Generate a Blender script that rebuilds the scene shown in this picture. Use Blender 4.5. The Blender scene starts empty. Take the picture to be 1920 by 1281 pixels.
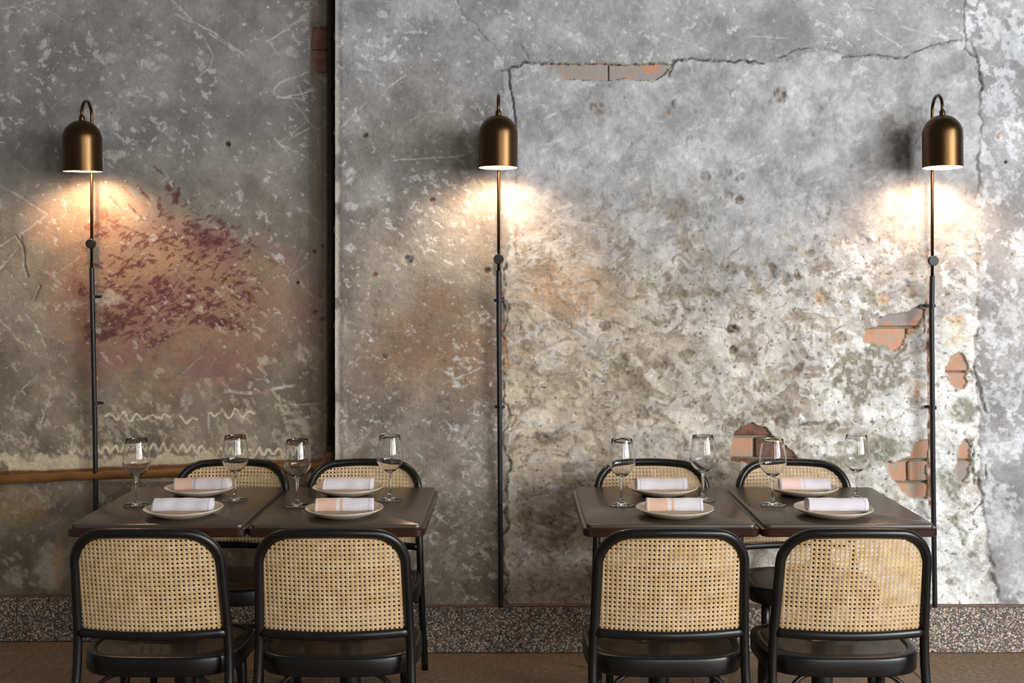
import bpy, bmesh, math, random
import numpy as np
from mathutils import Vector, Matrix
S = bpy.context.scene
COL = S.collection
PI = math.pi
random.seed(7)
# ------------------------------------------------------------ camera, world, lights, exposure
F, CX, CY, H = 2150.0, 965.0, 525.0, 1.5625          # focal length in px, vanishing point, eye height
cam_d = bpy.data.cameras.new('camera'); cam = bpy.data.objects.new('camera', cam_d); COL.objects.link(cam)
cam.location = (0, 0, H); cam.rotation_euler = (PI/2, 0, 0)
cam_d.sensor_width = 36.0; cam_d.sensor_fit = 'HORIZONTAL'; cam_d.lens = 36.0*F/1920
cam_d.shift_x = (960-CX)/1920; cam_d.shift_y = (CY-640.5)/1920
cam_d.clip_start = .05; cam_d.clip_end = 100
S.camera = cam
w = bpy.data.worlds.new('world'); S.world = w; w.use_nodes = True
bg = w.node_tree.nodes['Background']; bg.inputs[0].default_value = (.86, .84, .82, 1); bg.inputs[1].default_value = .15
def area(name, loc, target, sx, sy, energy, col):
    l = bpy.data.lights.new(name, 'AREA'); l.shape = 'RECTANGLE'; l.size = sx; l.size_y = sy; l.energy = energy; l.color = col
    o = bpy.data.objects.new(name, l); COL.objects.link(o); o.location = loc
    o.rotation_euler = (Vector(target)-Vector(loc)).to_track_quat('-Z', 'Y').to_euler(); return o
# daylight from three tall windows on the right, plus an added soft frontal fill
for i, (x, y) in enumerate([(5.7, .4), (5.1, -1.1), (4.0, -2.5), (1.9, -3.6)]):
    area('window_and_fill_light', (x, y, 2.5), (.5, 4.8, 1.6), 1.25, 2.8, [245, 185, 120, 70][i], (.965, .98, 1.0))
S.view_settings.view_transform = 'Standard'; S.view_settings.look = 'None'
S.view_settings.exposure = 0.0; S.view_settings.gamma = 1.0; S.view_settings.use_curve_mapping = False
LAMP_POWER = 560.0

def at(px, py, Y): return Vector(((px-CX)*Y/F, Y, H-(py-CY)*Y/F))
# ------------------------------------------------------------ helpers
def s2l(c):
    return tuple(((v/255)/12.92 if v/255 <= .04045 else ((v/255+.055)/1.055)**2.4) for v in c)
def mat(name):
    m = bpy.data.materials.new(name); m.use_nodes = True
    n = m.node_tree.nodes; return m, n, m.node_tree.links, n['Principled BSDF']
def nd(n, t, **k):
    x = n.new(t)
    for a, b in k.items(): setattr(x, a, b)
    return x
def simple(name, rgb, rough=.5, metal=0, var=.15, scale=40, bump=0, stretch=(1, 1, 1), coat=0, spec=.5):
    m, n, l, p = mat(name)
    tc = nd(n, 'ShaderNodeTexCoord'); mp = nd(n, 'ShaderNodeMapping'); mp.inputs['Scale'].default_value = stretch
    nz = nd(n, 'ShaderNodeTexNoise'); nz.inputs['Scale'].default_value = scale; nz.inputs['Detail'].default_value = 5
    l.new(tc.outputs['Object'], mp.inputs[0]); l.new(mp.outputs[0], nz.inputs[0])
    mr = nd(n, 'ShaderNodeMapRange'); mr.inputs[3].default_value = 1-var; mr.inputs[4].default_value = 1+var
    mr.inputs[1].default_value = .3; mr.inputs[2].default_value = .7
    l.new(nz.outputs[0], mr.inputs[0])
    vm = nd(n, 'ShaderNodeVectorMath', operation='SCALE'); vm.inputs[0].default_value = s2l(rgb)
    l.new(mr.outputs[0], vm.inputs['Scale']); l.new(vm.outputs[0], p.inputs['Base Color'])
    p.inputs['Roughness'].default_value = rough; p.inputs['Metallic'].default_value = metal
    p.inputs['Coat Weight'].default_value = coat; p.inputs['Specular IOR Level'].default_value = spec
    if bump:
        b = nd(n, 'ShaderNodeBump'); b.inputs['Strength'].default_value = 1; b.inputs['Distance'].default_value = bump
        l.new(nz.outputs[0], b.inputs['Height']); l.new(b.outputs[0], p.inputs['Normal'])
    return m
def link(name, me, m=None, parent=None, smooth=True):
    o = bpy.data.objects.new(name, me); COL.objects.link(o)
    if m: me.materials.append(m)
    if smooth:
        me.polygons.foreach_set('use_smooth', [True]*len(me.polygons))
    if parent: o.parent = parent
    return o
def mesh(name, vs, fs):
    me = bpy.data.meshes.new(name); me.from_pydata([tuple(v) for v in vs], [], fs); me.update(); return me
def auto(me, ang=35):
    me.set_sharp_from_angle(angle=math.radians(ang))
def tube(path, rad, n=12, cap=True, squash=None):
    """tube through the points of path; rad is a number or one radius per point"""
    P = [Vector(p) for p in path]; k = len(P)
    R = rad if isinstance(rad, (list, tuple)) else [rad]*k
    vs, fs = [], []
    t0 = (P[1]-P[0]).normalized()
    ref = Vector((0, 1, 0)) if abs(t0.y) < .8 else Vector((1, 0, 0))
    nrm = (ref - t0*ref.dot(t0)).normalized()
    for i in range(k):
        t = (P[min(i+1, k-1)]-P[max(i-1, 0)]).normalized()
        nrm = (nrm - t*nrm.dot(t)).normalized(); b = t.cross(nrm)
        for j in range(n):
            a = 2*PI*j/n
            sq = squash or (1, 1)
            vs.append(P[i] + (nrm*math.cos(a)*sq[0] + b*math.sin(a)*sq[1])*R[i])
    for i in range(k-1):
        for j in range(n):
            j2 = (j+1) % n
            fs.append((i*n+j, i*n+j2, (i+1)*n+j2, (i+1)*n+j))
    if cap:
        fs.append(tuple(range(n))[::-1]); fs.append(tuple(range((k-1)*n, k*n)))
    return vs, fs
def join(*parts):
    vs, fs = [], []
    for v, f in parts:
        o = len(vs); vs += list(v); fs += [tuple(i+o for i in q) for q in f]
    return vs, fs
def lathe(prof, n=40, closed=False):
    vs, fs = [], []
    for r, z in prof:
        for j in range(n):
            a = 2*PI*j/n; vs.append((r*math.cos(a), r*math.sin(a), z))
    k = len(prof)
    for i in range(k if closed else k-1):
        i2 = (i+1) % k
        for j in range(n):
            j2 = (j+1) % n
            fs.append((i*n+j, i*n+j2, i2*n+j2, i2*n+j))
    return vs, fs
def box(x0, x1, y0, y1, z0, z1, bev=0, seg=2):
    bm = bmesh.new(); bmesh.ops.create_cube(bm, size=1)
    for v in bm.verts:
        v.co = Vector(((x0+x1)/2+v.co.x*(x1-x0), (y0+y1)/2+v.co.y*(y1-y0), (z0+z1)/2+v.co.z*(z1-z0)))
    if bev: bmesh.ops.bevel(bm, geom=bm.edges[:], offset=bev, segments=seg, affect='EDGES')
    me = bpy.data.meshes.new('box'); bm.to_mesh(me); bm.free(); return me
def tag(o, label, cat=None, group=None, kind=None):
    if label: o['label'] = label
    if cat: o['category'] = cat
    if group: o['group'] = group
    if kind: o['kind'] = kind
    return o
def empty(name, loc, rz=0):
    o = bpy.data.objects.new(name, None); COL.objects.link(o); o.location = loc; o.rotation_euler = (0, 0, rz)
    o.empty_display_size = .1; return o
def dup(o, parent=None):
    c = o.copy(); COL.objects.link(c); c.parent = parent
    for ch in list(o.children): dup(ch, c)
    return c

# ------------------------------------------------------------ materials
def plaster_mat():
    m, n, l, p = mat('plaster')
    at_ = nd(n, 'ShaderNodeAttribute'); at_.attribute_name = 'pigment'
    tc = nd(n, 'ShaderNodeTexCoord')
    def nz(sc, det, rough=.6):
        x = nd(n, 'ShaderNodeTexNoise'); x.inputs['Scale'].default_value = sc; x.inputs['Detail'].default_value = det
        x.inputs['Roughness'].default_value = rough; l.new(tc.outputs['Object'], x.inputs[0]); return x
    a = nz(55, 8, .7); b = nz(14, 6, .65)
    mr = nd(n, 'ShaderNodeMapRange'); mr.inputs[1].default_value = .28; mr.inputs[2].default_value = .72
    mr.inputs[3].default_value = .86; mr.inputs[4].default_value = 1.14; l.new(a.outputs[0], mr.inputs[0])
    mr2 = nd(n, 'ShaderNodeMapRange'); mr2.inputs[1].default_value = .3; mr2.inputs[2].default_value = .7
    mr2.inputs[3].default_value = .90; mr2.inputs[4].default_value = 1.10; l.new(b.outputs[0], mr2.inputs[0])
    mu = nd(n, 'ShaderNodeMath', operation='MULTIPLY'); l.new(mr.outputs[0], mu.inputs[0]); l.new(mr2.outputs[0], mu.inputs[1])
    vm = nd(n, 'ShaderNodeVectorMath', operation='SCALE'); l.new(at_.outputs['Color'], vm.inputs[0]); l.new(mu.outputs[0], vm.inputs['Scale'])
    l.new(vm.outputs[0], p.inputs['Base Color']); p.inputs['Roughness'].default_value = .8; p.inputs['Specular IOR Level'].default_value = .3
    c = nz(160, 6, .65)
    ad = nd(n, 'ShaderNodeMath', operation='ADD'); l.new(a.outputs[0], ad.inputs[0]); l.new(c.outputs[0], ad.inputs[1])
    bp = nd(n, 'ShaderNodeBump'); bp.inputs['Strength'].default_value = 1; bp.inputs['Distance'].default_value = .0024
    l.new(ad.outputs[0], bp.inputs['Height']); l.new(bp.outputs[0], p.inputs['Normal'])
    return m
def voronoi_mat(name, scale, cols, rough=.5, joint=(60, 50, 42)):
    m, n, l, p = mat(name)
    tc = nd(n, 'ShaderNodeTexCoord')
    v = nd(n, 'ShaderNodeTexVoronoi'); v.inputs['Scale'].default_value = scale; v.inputs['Randomness'].default_value = 1
    l.new(tc.outputs['Object'], v.inputs['Vector'])
    sp = nd(n, 'ShaderNodeSeparateColor'); l.new(v.outputs['Color'], sp.inputs[0])
    cr = nd(n, 'ShaderNodeValToRGB'); cr.color_ramp.interpolation = 'CONSTANT'
    el = cr.color_ramp.elements
    while len(el) < len(cols): el.new(.5)
    for i, c in enumerate(cols): el[i].position = i/len(cols); el[i].color = (*s2l(c), 1)
    l.new(sp.outputs[0], cr.inputs[0])
    mr = nd(n, 'ShaderNodeMapRange'); mr.inputs[1].default_value = .5; mr.inputs[2].default_value = .8
    l.new(v.outputs['Distance'], mr.inputs[0])
    mx = nd(n, 'ShaderNodeMix', data_type='RGBA'); l.new(mr.outputs[0], mx.inputs[0]); l.new(cr.outputs[0], mx.inputs[6])
    mx.inputs[7].default_value = (*s2l(joint), 1); l.new(mx.outputs[2], p.inputs['Base Color'])
    p.inputs['Roughness'].default_value = rough
    b = nd(n, 'ShaderNodeBump'); b.invert = True; b.inputs['Distance'].default_value = .002; l.new(v.outputs['Distance'], b.inputs['Height']); l.new(b.outputs[0], p.inputs['Normal'])
    return m
def cane_mat():
    m, n, l, p = mat('cane')
    tc = nd(n, 'ShaderNodeTexCoord')
    waves = []
    for rot in (PI/4, -PI/4):
        mp = nd(n, 'ShaderNodeMapping'); mp.inputs['Rotation'].default_value = (0, rot, 0); l.new(tc.outputs['Object'], mp.inputs[0])
        wv = nd(n, 'ShaderNodeTexWave'); wv.bands_direction = 'X'; wv.inputs['Scale'].default_value = 2*PI/(20*.0138/math.sqrt(2))*1.0
        wv.inputs['Distortion'].default_value = .4; l.new(mp.outputs[0], wv.inputs[0]); waves.append(wv)
    ad = nd(n, 'ShaderNodeMath', operation='ADD'); l.new(waves[0].outputs['Fac'], ad.inputs[0]); l.new(waves[1].outputs['Fac'], ad.inputs[1])
    nz = nd(n, 'ShaderNodeTexNoise'); nz.inputs['Scale'].default_value = 28; nz.inputs['Detail'].default_value = 6; l.new(tc.outputs['Object'], nz.inputs[0])
    cr = nd(n, 'ShaderNodeValToRGB'); cr.color_ramp.elements[0].color = (*s2l((196, 160, 112)), 1); cr.color_ramp.elements[0].position = .3
    cr.color_ramp.elements[1].color = (*s2l((222, 192, 148)), 1); cr.color_ramp.elements[1].position = .68; l.new(nz.outputs[0], cr.inputs[0])
    mr = nd(n, 'ShaderNodeMapRange'); mr.inputs[2].default_value = 2; mr.inputs[3].default_value = .98; mr.inputs[4].default_value = 1.01; l.new(ad.outputs[0], mr.inputs[0])
    vm = nd(n, 'ShaderNodeVectorMath', operation='SCALE'); l.new(cr.outputs[0], vm.inputs[0]); l.new(mr.outputs[0], vm.inputs['Scale'])
    l.new(vm.outputs[0], p.inputs['Base Color']); p.inputs['Roughness'].default_value = .5
    b = nd(n, 'ShaderNodeBump'); b.inputs['Distance'].default_value = .0002; l.new(ad.outputs[0], b.inputs['Height']); l.new(b.outputs[0], p.inputs['Normal'])
    return m
def napkin_mat(name, bands):
    m, n, l, p = mat(name)
    tc = nd(n, 'ShaderNodeTexCoord'); sx = nd(n, 'ShaderNodeSeparateXYZ'); l.new(tc.outputs['Object'], sx.inputs[0])
    mr = nd(n, 'ShaderNodeMapRange'); mr.inputs[1].default_value = -.105; mr.inputs[2].default_value = .105; l.new(sx.outputs[0], mr.inputs[0])
    cr = nd(n, 'ShaderNodeValToRGB'); cr.color_ramp.interpolation = 'CONSTANT'; el = cr.color_ramp.elements
    while len(el) < len(bands): el.new(.5)
    for i, (t, c) in enumerate(bands): el[i].position = t; el[i].color = (*s2l(c), 1)
    l.new(mr.outputs[0], cr.inputs[0]); l.new(cr.outputs[0], p.inputs['Base Color']); p.inputs['Roughness'].default_value = .9
    p.inputs['Sheen Weight'].default_value = .2
    wv = nd(n, 'ShaderNodeTexNoise'); wv.inputs['Scale'].default_value = 90; wv.inputs['Detail'].default_value = 4
    mp = nd(n, 'ShaderNodeMapping'); mp.inputs['Scale'].default_value = (.3, 1, 1); l.new(tc.outputs['Object'], mp.inputs[0]); l.new(mp.outputs[0], wv.inputs[0])
    b = nd(n, 'ShaderNodeBump'); b.inputs['Distance'].default_value = .0015; l.new(wv.outputs[0], b.inputs['Height']); l.new(b.outputs[0], p.inputs['Normal'])
    return m
M = {}
M['plaster'] = plaster_mat()
M['black'] = simple('black_lacquer', (17, 16, 16), .33, var=.2, scale=20)
M['seatwood'] = simple('dark_seat_wood', (50, 40, 31), .30, var=.2, scale=6, stretch=(1, 6, 1), coat=.2)
M['tabletop'] = simple('dark_table_wood', (74, 64, 54), .26, var=.08, scale=5, stretch=(2, 14, 2))
M['tableedge'] = simple('reddish_table_edge', (48, 23, 17), .28, var=.4, scale=14, stretch=(1, 1, 4), coat=.3)
M['iron'] = simple('black_iron', (26, 26, 28), .42, var=.2, scale=60)
M['conduit'] = simple('black_conduit', (24, 25, 28), .4, var=.45, scale=90, bump=.0004)
M['brass'] = simple('aged_brass', (92, 70, 45), .32, metal=1, var=.16, scale=60, stretch=(1, 1, .12))
M['greyplate'] = simple('grey_wall_plate', (112, 106, 100), .6, var=.2)
M['lining'] = simple('shade_lining', (235, 215, 180), .6, var=.03)
M['knob'] = simple('black_knob', (20, 20, 22), .45, var=.1)
M['plate'] = simple('cream_stoneware', (216, 204, 184), .35, var=.05, scale=70, bump=.0002, coat=.2)
M['pipe'] = simple('rusty_painted_pipe', (124, 84, 44), .5, var=.35, scale=16, bump=.001, stretch=(.5, 1, 1))
M['darkpipe'] = simple('dark_pipe', (34, 24, 14), .6, var=.4, scale=12)
M['brick_orange'] = simple('orange_brick', (196, 150, 122), .9, var=.28, scale=34, bump=.004)
M['brick_dark'] = simple('dark_red_brick', (120, 84, 70), .9, var=.4, scale=34, bump=.003)
M['brick_grey'] = simple('scraped_brick', (172, 144, 126), .9, var=.4, scale=22, bump=.003)
M['terrazzo'] = voronoi_mat('pebble_aggregate', 165, [(78, 68, 62), (170, 150, 128), (120, 104, 94), (206, 196, 184), (150, 108, 80), (92, 96, 106), (222, 206, 180), (130, 118, 108), (60, 56, 58), (180, 170, 160)], .45, (96, 86, 76))
M['stone'] = simple('brown_stone', (128, 108, 86), .5, var=.35, scale=55, bump=.0006)
M['grout'] = simple('grout', (170, 150, 120), .9)
M['trim'] = simple('skirting_strip', (112, 92, 78), .7, var=.25, scale=30)
M['cane'] = cane_mat()
m, n, l, p = mat('clear_glass'); p.inputs['Base Color'].default_value = (1, 1, 1, 1); p.inputs['Roughness'].default_value = 0
p.inputs['Transmission Weight'].default_value = 1; p.inputs['IOR'].default_value = 1.48; M['glass'] = m
m, n, l, p = mat('glowing_bulb'); p.inputs['Emission Color'].default_value = (1, .70, .45, 1); p.inputs['Emission Strength'].default_value = LAMP_POWER; M['bulb'] = m

def mottled(name, c0, c1, th):
    m, n, l, p = mat(name); tc = nd(n, 'ShaderNodeTexCoord'); nz = nd(n, 'ShaderNodeTexNoise'); nz.inputs['Scale'].default_value = 22; nz.inputs['Detail'].default_value = 6
    l.new(tc.outputs['Object'], nz.inputs[0]); cr = nd(n, 'ShaderNodeValToRGB'); e_ = cr.color_ramp.elements
    e_[0].position = th; e_[0].color = (*s2l(c0), 1); e_[1].position = th+.06; e_[1].color = (*s2l(c1), 1); l.new(nz.outputs[0], cr.inputs[0]); l.new(cr.outputs[0], p.inputs['Base Color'])
    p.inputs['Roughness'].default_value = .9; b = nd(n, 'ShaderNodeBump'); b.inputs['Distance'].default_value = .004; l.new(nz.outputs[0], b.inputs['Height']); l.new(b.outputs[0], p.inputs['Normal']); return m
M['brick_grey'] = mottled('scraped_brick', (158, 148, 142), (194, 140, 108), .53)
M['brick_orange'] = mottled('orange_brick', (174, 156, 138), (194, 148, 122), .42)
# ------------------------------------------------------------ wall relief and pigment, computed on a grid
rs = np.random.RandomState(11)
TAB = [rs.rand(256, 256).astype(np.float32) for _ in range(48)]
def vn(u, v, s, k, sv=None):
    x = u/s; y = v/(sv or s)
    xi = np.floor(x).astype(np.int32); yi = np.floor(y).astype(np.int32)
    fx = x-xi; fy = y-yi; fx = fx*fx*(3-2*fx); fy = fy*fy*(3-2*fy)
    T = TAB[k % 48]; a = T[xi & 255, yi & 255]; b = T[(xi+1) & 255, yi & 255]; c = T[xi & 255, (yi+1) & 255]; d = T[(xi+1) & 255, (yi+1) & 255]
    return (a*(1-fx)+b*fx)*(1-fy)+(c*(1-fx)+d*fx)*fy
def fbm(u, v, s, o, k, sv=None, g=.55):
    r = 0; a = 1; t = 0; sv = sv or s
    for i in range(o):
        r = r+a*vn(u+17.3*i, v-9.1*i, s/2**i, k+i, sv/2**i); t += a; a *= g
    return r/t
def ss(a, b, x):
    t = np.clip((x-a)/(b-a), 0, 1); return t*t*(3-2*t)
def rot(u, v, deg):
    a = math.radians(deg); return u*math.cos(a)+v*math.sin(a), -u*math.sin(a)+v*math.cos(a)
def polydist(u, v, pts):
    """unsigned distance to a polyline, evaluated everywhere given"""
    d = np.full(u.shape, 1e9, np.float32)
    for (x0, y0), (x1, y1) in zip(pts[:-1], pts[1:]):
        dx, dy = x1-x0, y1-y0; L = dx*dx+dy*dy+1e-9
        t = np.clip(((u-x0)*dx+(v-y0)*dy)/L, 0, 1)
        d = np.minimum(d, np.hypot(u-x0-t*dx, v-y0-t*dy))
    return d
def inpoly(u, v, pts):
    c = np.zeros(u.shape, bool); n_ = len(pts)
    for i in range(n_):
        x0, y0 = pts[i]; x1, y1 = pts[(i+1) % n_]
        if y0 == y1: continue
        c ^= ((v > min(y0, y1)) & (v <= max(y0, y1)) & (u < (v-y0)*(x1-x0)/(y1-y0)+x0))
    return c
class Wall:
    """grid over a vertical plane at distance Y; u, v are positions along it in photo pixels of that plane"""
    def __init__(s, u0, u1, v0, v1, Y, step):
        s.Y = Y; s.sc = Y/F
        s.nu = int((u1-u0)/step)+1; s.nv = int((v1-v0)/step)+1
        s.us = np.linspace(u0, u1, s.nu).astype(np.float32); s.vs = np.linspace(v0, v1, s.nv).astype(np.float32)
        s.u, s.v = np.meshgrid(s.us, s.vs)
        s.h = np.zeros(s.u.shape, np.float32); s.c = np.zeros(s.u.shape+(3,), np.float32)
    def mix(s, col, m, sl=None):
        m = np.clip(m, 0, 1)[..., None]; col = np.array(col, np.float32)
        if sl is None: s.c = s.c*(1-m)+col*m
        else: s.c[sl] = s.c[sl]*(1-m)+col*m
    def win(s, x0, y0, x1, y1):
        i0 = max(0, np.searchsorted(s.us, x0)-1); i1 = min(s.nu, np.searchsorted(s.us, x1)+1)
        j0 = max(0, np.searchsorted(s.vs, y0)-1); j1 = min(s.nv, np.searchsorted(s.vs, y1)+1)
        return (slice(j0, j1), slice(i0, i1))
    def line(s, pts, wd, col=None, a=1., dh=0, rag=0, k=3):
        xs = [q[0] for q in pts]; ys = [q[1] for q in pts]; r = wd*2+rag*2+4
        sl = s.win(min(xs)-r, min(ys)-r, max(xs)+r, max(ys)+r)
        u, v = s.u[sl], s.v[sl]
        if u.size == 0: return
        if rag:
            u2 = u+(fbm(u, v, 16, 3, k)-.5)*4*rag; v2 = v+(fbm(u, v, 16, 3, k+5)-.5)*4*rag
        else: u2, v2 = u, v
        d = polydist(u2, v2, pts); m = 1-ss(wd*.4, wd*1.1, d)
        if col is not None: s.mix(col, m*a*(.45+.55*ss(.3, .6, vn(u, v, 9, k+2))), sl)
        if dh: s.h[sl] += dh*m
    def blob(s, x, y, rx, ry, col=None, a=1., dh=0, ang=0, rag=.35, k=4, soft=.35):
        r = max(rx, ry)*1.9+4; sl = s.win(x-r, y-r, x+r, y+r); u, v = s.u[sl], s.v[sl]
        if u.size == 0: return
        p, q = rot(u-x, v-y, ang)
        d = np.hypot(p/rx, q/ry)+(fbm(u, v, max(5, min(rx, ry)*.9), 4, k)-.5)*2.6*rag+(fbm(u, v, 7, 3, k+20)-.5)*.5
        m = (1-ss(1-soft, 1+soft*.3, d))*(.45+.55*ss(.35, .6, fbm(u, v, 7, 3, k+11)))
        if col is not None: s.mix(col, m*a, sl)
        if dh: s.h[sl] += dh*m
    def flakes(s, mask, col, k, sc=13, thr=.63, ang=25, st=1.8, a=1., dh=-.0012):
        p, q = rot(s.u, s.v, ang)
        f = fbm(p, q, sc*st, 5, k, sv=sc, g=.6)
        m = ss(thr, thr+.04, f+mask*.10-.085)*(mask > .02)*ss(.25, .5, fbm(s.u, s.v, 9, 3, k+9)); s.mix(col, m*a); s.h += dh*m
    def build(s, name):
        n_ = s.nu*s.nv
        co = np.empty((n_, 3), np.float32)
        co[:, 0] = ((s.u-CX)*s.sc).ravel(); co[:, 1] = s.Y-s.h.ravel(); co[:, 2] = (H-(s.v-CY)*s.sc).ravel()
        idx = np.arange(n_, dtype=np.int32).reshape(s.nv, s.nu)
        q = np.stack([idx[1:, :-1], idx[1:, 1:], idx[:-1, 1:], idx[:-1, :-1]], -1).reshape(-1, 4)
        me = bpy.data.meshes.new(name); nf = len(q)
        me.vertices.add(n_); me.vertices.foreach_set('co', co.ravel())
        me.loops.add(nf*4); me.loops.foreach_set('vertex_index', q.ravel())
        me.polygons.add(nf); me.polygons.foreach_set('loop_start', np.arange(0, nf*4, 4, dtype=np.int32))
        me.polygons.foreach_set('use_smooth', np.ones(nf, bool)); me.update(calc_edges=True)
        c = np.clip(s.c/255, 0, 1); lin = np.where(c <= .04045, c/12.92, ((c+.055)/1.055)**2.4)
        ca = me.color_attributes.new('pigment', 'FLOAT_COLOR', 'POINT')
        ca.data.foreach_set('color', np.concatenate([lin.reshape(-1, 3), np.ones((n_, 1))], 1).astype(np.float32).ravel())
        me.materials.append(M['plaster'])
        o = bpy.data.objects.new(name, me); COL.objects.link(o); o['kind'] = 'structure'; return o
STEP = 1.95
YR, YL = 4.82, 4.97                                # main wall and the wall of the shallow recess on the left
FLOOR_V = lambda Y: CY+H*F/Y
# ---- main wall
W = Wall(628, 2080, -140, FLOOR_V(YR)-.17*F/YR, YR, STEP)
u, v = W.u, W.v
n1 = fbm(u, v, 240, 5, 1); n2 = fbm(u, v, 70, 5, 7); n3 = fbm(u, v, 26, 5, 13); n4 = fbm(u, v, 11, 4, 19)
edgeL = 952+(fbm(u*0+5, v, 30, 4, 22)-.5)*26+ss(130, 60, v)*0
lip = np.interp(u.ravel(), [940, 955, 985, 1030, 1115, 1180, 1260, 1300, 1345, 1400, 1430, 1480, 1520, 1560, 1600, 1690, 1725, 1800, 1840, 1900],
                [132, 130, 116, 120, 118, 122, 116, 112, 114, 116, 120, 110, 95, 92, 105, 108, 96, 76, 72, 66]).reshape(u.shape)+(fbm(u, v*0, 14, 4, 25)-.5)*10
edgeR = np.interp(v.ravel(), [60, 95, 140, 300, 420, 600, 700, 790, 870, 930, 1010, 1060, 1130], [1812, 1828, 1842, 1838, 1834, 1836, 1826, 1838, 1838, 1846, 1850, 1862, 1874]).reshape(u.shape)+(fbm(u*0+9, v, 26, 4, 28)-.5)*22
panel = ss(-1.2, 1.2, u-edgeL)*ss(-1.2, 1.2, v-lip)*ss(-1.2, 1.2, edgeR-u)         # the deeper, rougher coat
mid = (1-ss(-1.2, 1.2, u-edgeL))
top = ss(-1.2, 1.2, u-edgeL)*(1-ss(-1.2, 1.2, v-lip)); far = ss(-1.2, 1.2, u-edgeR)
low = ss(380, 760, v+(n1-.5)*260)
# base tones
t = ss(.3, .7, n2)[..., None]
A = np.array([148, 147, 147.]); B = np.array([174, 173, 173.])
W.c[:] = A*(1-t)+B*t
brown = np.array([128, 119, 106.]); brown2 = np.array([158, 149, 134.])
W.mix(0, 0*u)
m_ = (mid*ss(150, 620, v+(n1-.5)*380))[..., None]; W.c = W.c*(1-m_)+(brown*(1-t)+brown2*t)*m_
W.mix((150, 120, 98), mid*ss(.52, .68, n1)*ss(430, 560, v)*(1-ss(680, 800, v))*.6)
# panel tones
pa = np.array([162, 162, 163.]); pb = np.array([190, 190, 190.]); tt = ss(.34, .66, n3*.5+n2*.5)[..., None]
pc = pa*(1-tt)+pb*tt
cream = np.array([206, 201, 187.]); white = np.array([236, 237, 235.]); tan = np.array([188, 172, 148.])
lr = ss(1380, 1720, u+(n1-.5)*300)[..., None]; lw = low[..., None]
ll = (1-ss(1080, 1400, u+(n1-.5)*200))[..., None]
lowc = (cream*(1-lr)+white*lr)*(1-ll*.75)+tan*ll*.75
lowc = lowc*(.93+.12*tt)
pc = pc*(1-lw)+lowc*lw
W.c = W.c*(1-panel[..., None])+pc*panel[..., None]
# brownish worn patches in the rough coat
pz = panel*ss(330, 520, v+(n1-.5)*200)
wu = u+(fbm(u, v, 60, 3, 23)-.5)*70; wv = v+(fbm(u, v, 60, 3, 26)-.5)*70
for ang, sc_, st_, k_, th, col_, al, dh_ in ((35, 26, 2.2, 12, .572, (146, 134, 114), .68, .0014), (-28, 15, 2.4, 17, .598, (128, 116, 98), .62, .0012), (60, 40, 1.6, 32, .582, (160, 148, 130), .55, .0012)):
    p_, q_ = rot(wu, wv, ang); f_ = fbm(p_, q_, sc_*st_, 5, k_, sv=sc_, g=.6)+(n1-.5)*.12
    worn = ss(th, th+.03, f_)*pz*(1-.5*ss(1500, 1750, u)*(1-ss(.5, .6, n2))); W.mix(col_, worn*al*(.55+.45*ss(.35, .6, n4))); W.h -= dh_*worn
cool = ss(.55, .72, fbm(u, v, 120, 4, 31))*panel*low; W.mix((192, 195, 190), cool*.4)
pale = ss(.56, .64, fbm(u, v, 34, 5, 33))*panel*ss(300, 640, v); W.mix((216, 213, 203), pale*.5); W.h += .0012*pale
# broad undulation and trowel relief
W.h += (fbm(u, v, 260, 3, 35)-.5)*.012+(n2-.5)*.005+(n3-.5)*.0036*(.45+panel)+(n4-.5)*.0022*(.4+.6*panel+.7*panel*low)+(fbm(u, v, 5, 3, 45)-.5)*.0012*(.3+panel*(.4+.6*low))
W.h -= panel*.009
p_, q_ = rot(u, v, 20); W.h += (fbm(p_, q_, 150, 4, 37, sv=22)-.5)*.0035
W.h += ss(.60, .70, fbm(u, v, 44, 4, 39))*.0024*panel
# pale flecks and scuffs
den = np.clip(ss(.42, .62, fbm(u, v, 130, 3, 41)), .05, 1)
W.flakes(den*(mid+top+far), (206, 206, 205), 2, 8, .625, 35, 1.7, .85)
W.flakes(den*mid*ss(480, 800, v), (188, 180, 166), 9, 9, .585, -30, 2.2, .6)
W.flakes(far*(.5+.5*low), (222, 224, 228), 5, 26, .52, 60, 1.4, .7)
W.flakes(panel*ss(1480, 1700, u)*low*.9, (246, 246, 244), 15, 24, .50, 30, 1.6, .7, .0018)
W.flakes(panel*.5, (208, 209, 210), 21, 14, .62, -25, 2.4, .6, .0008)
# pitting and grain
W.c *= (.965+.07*ss(.3, .7, fbm(u, v, 8, 4, 46)))[..., None]*(.95+.10*ss(.3, .7, fbm(u, v, 50, 3, 47)))[..., None]
g1 = fbm(u, v, 6.5, 3, 43); W.mix((96, 88, 78), ss(.72, .80, g1)*(.25+.45*panel)*ss(250, 560, v)); W.h -= ss(.7, .8, g1)*.0016
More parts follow.
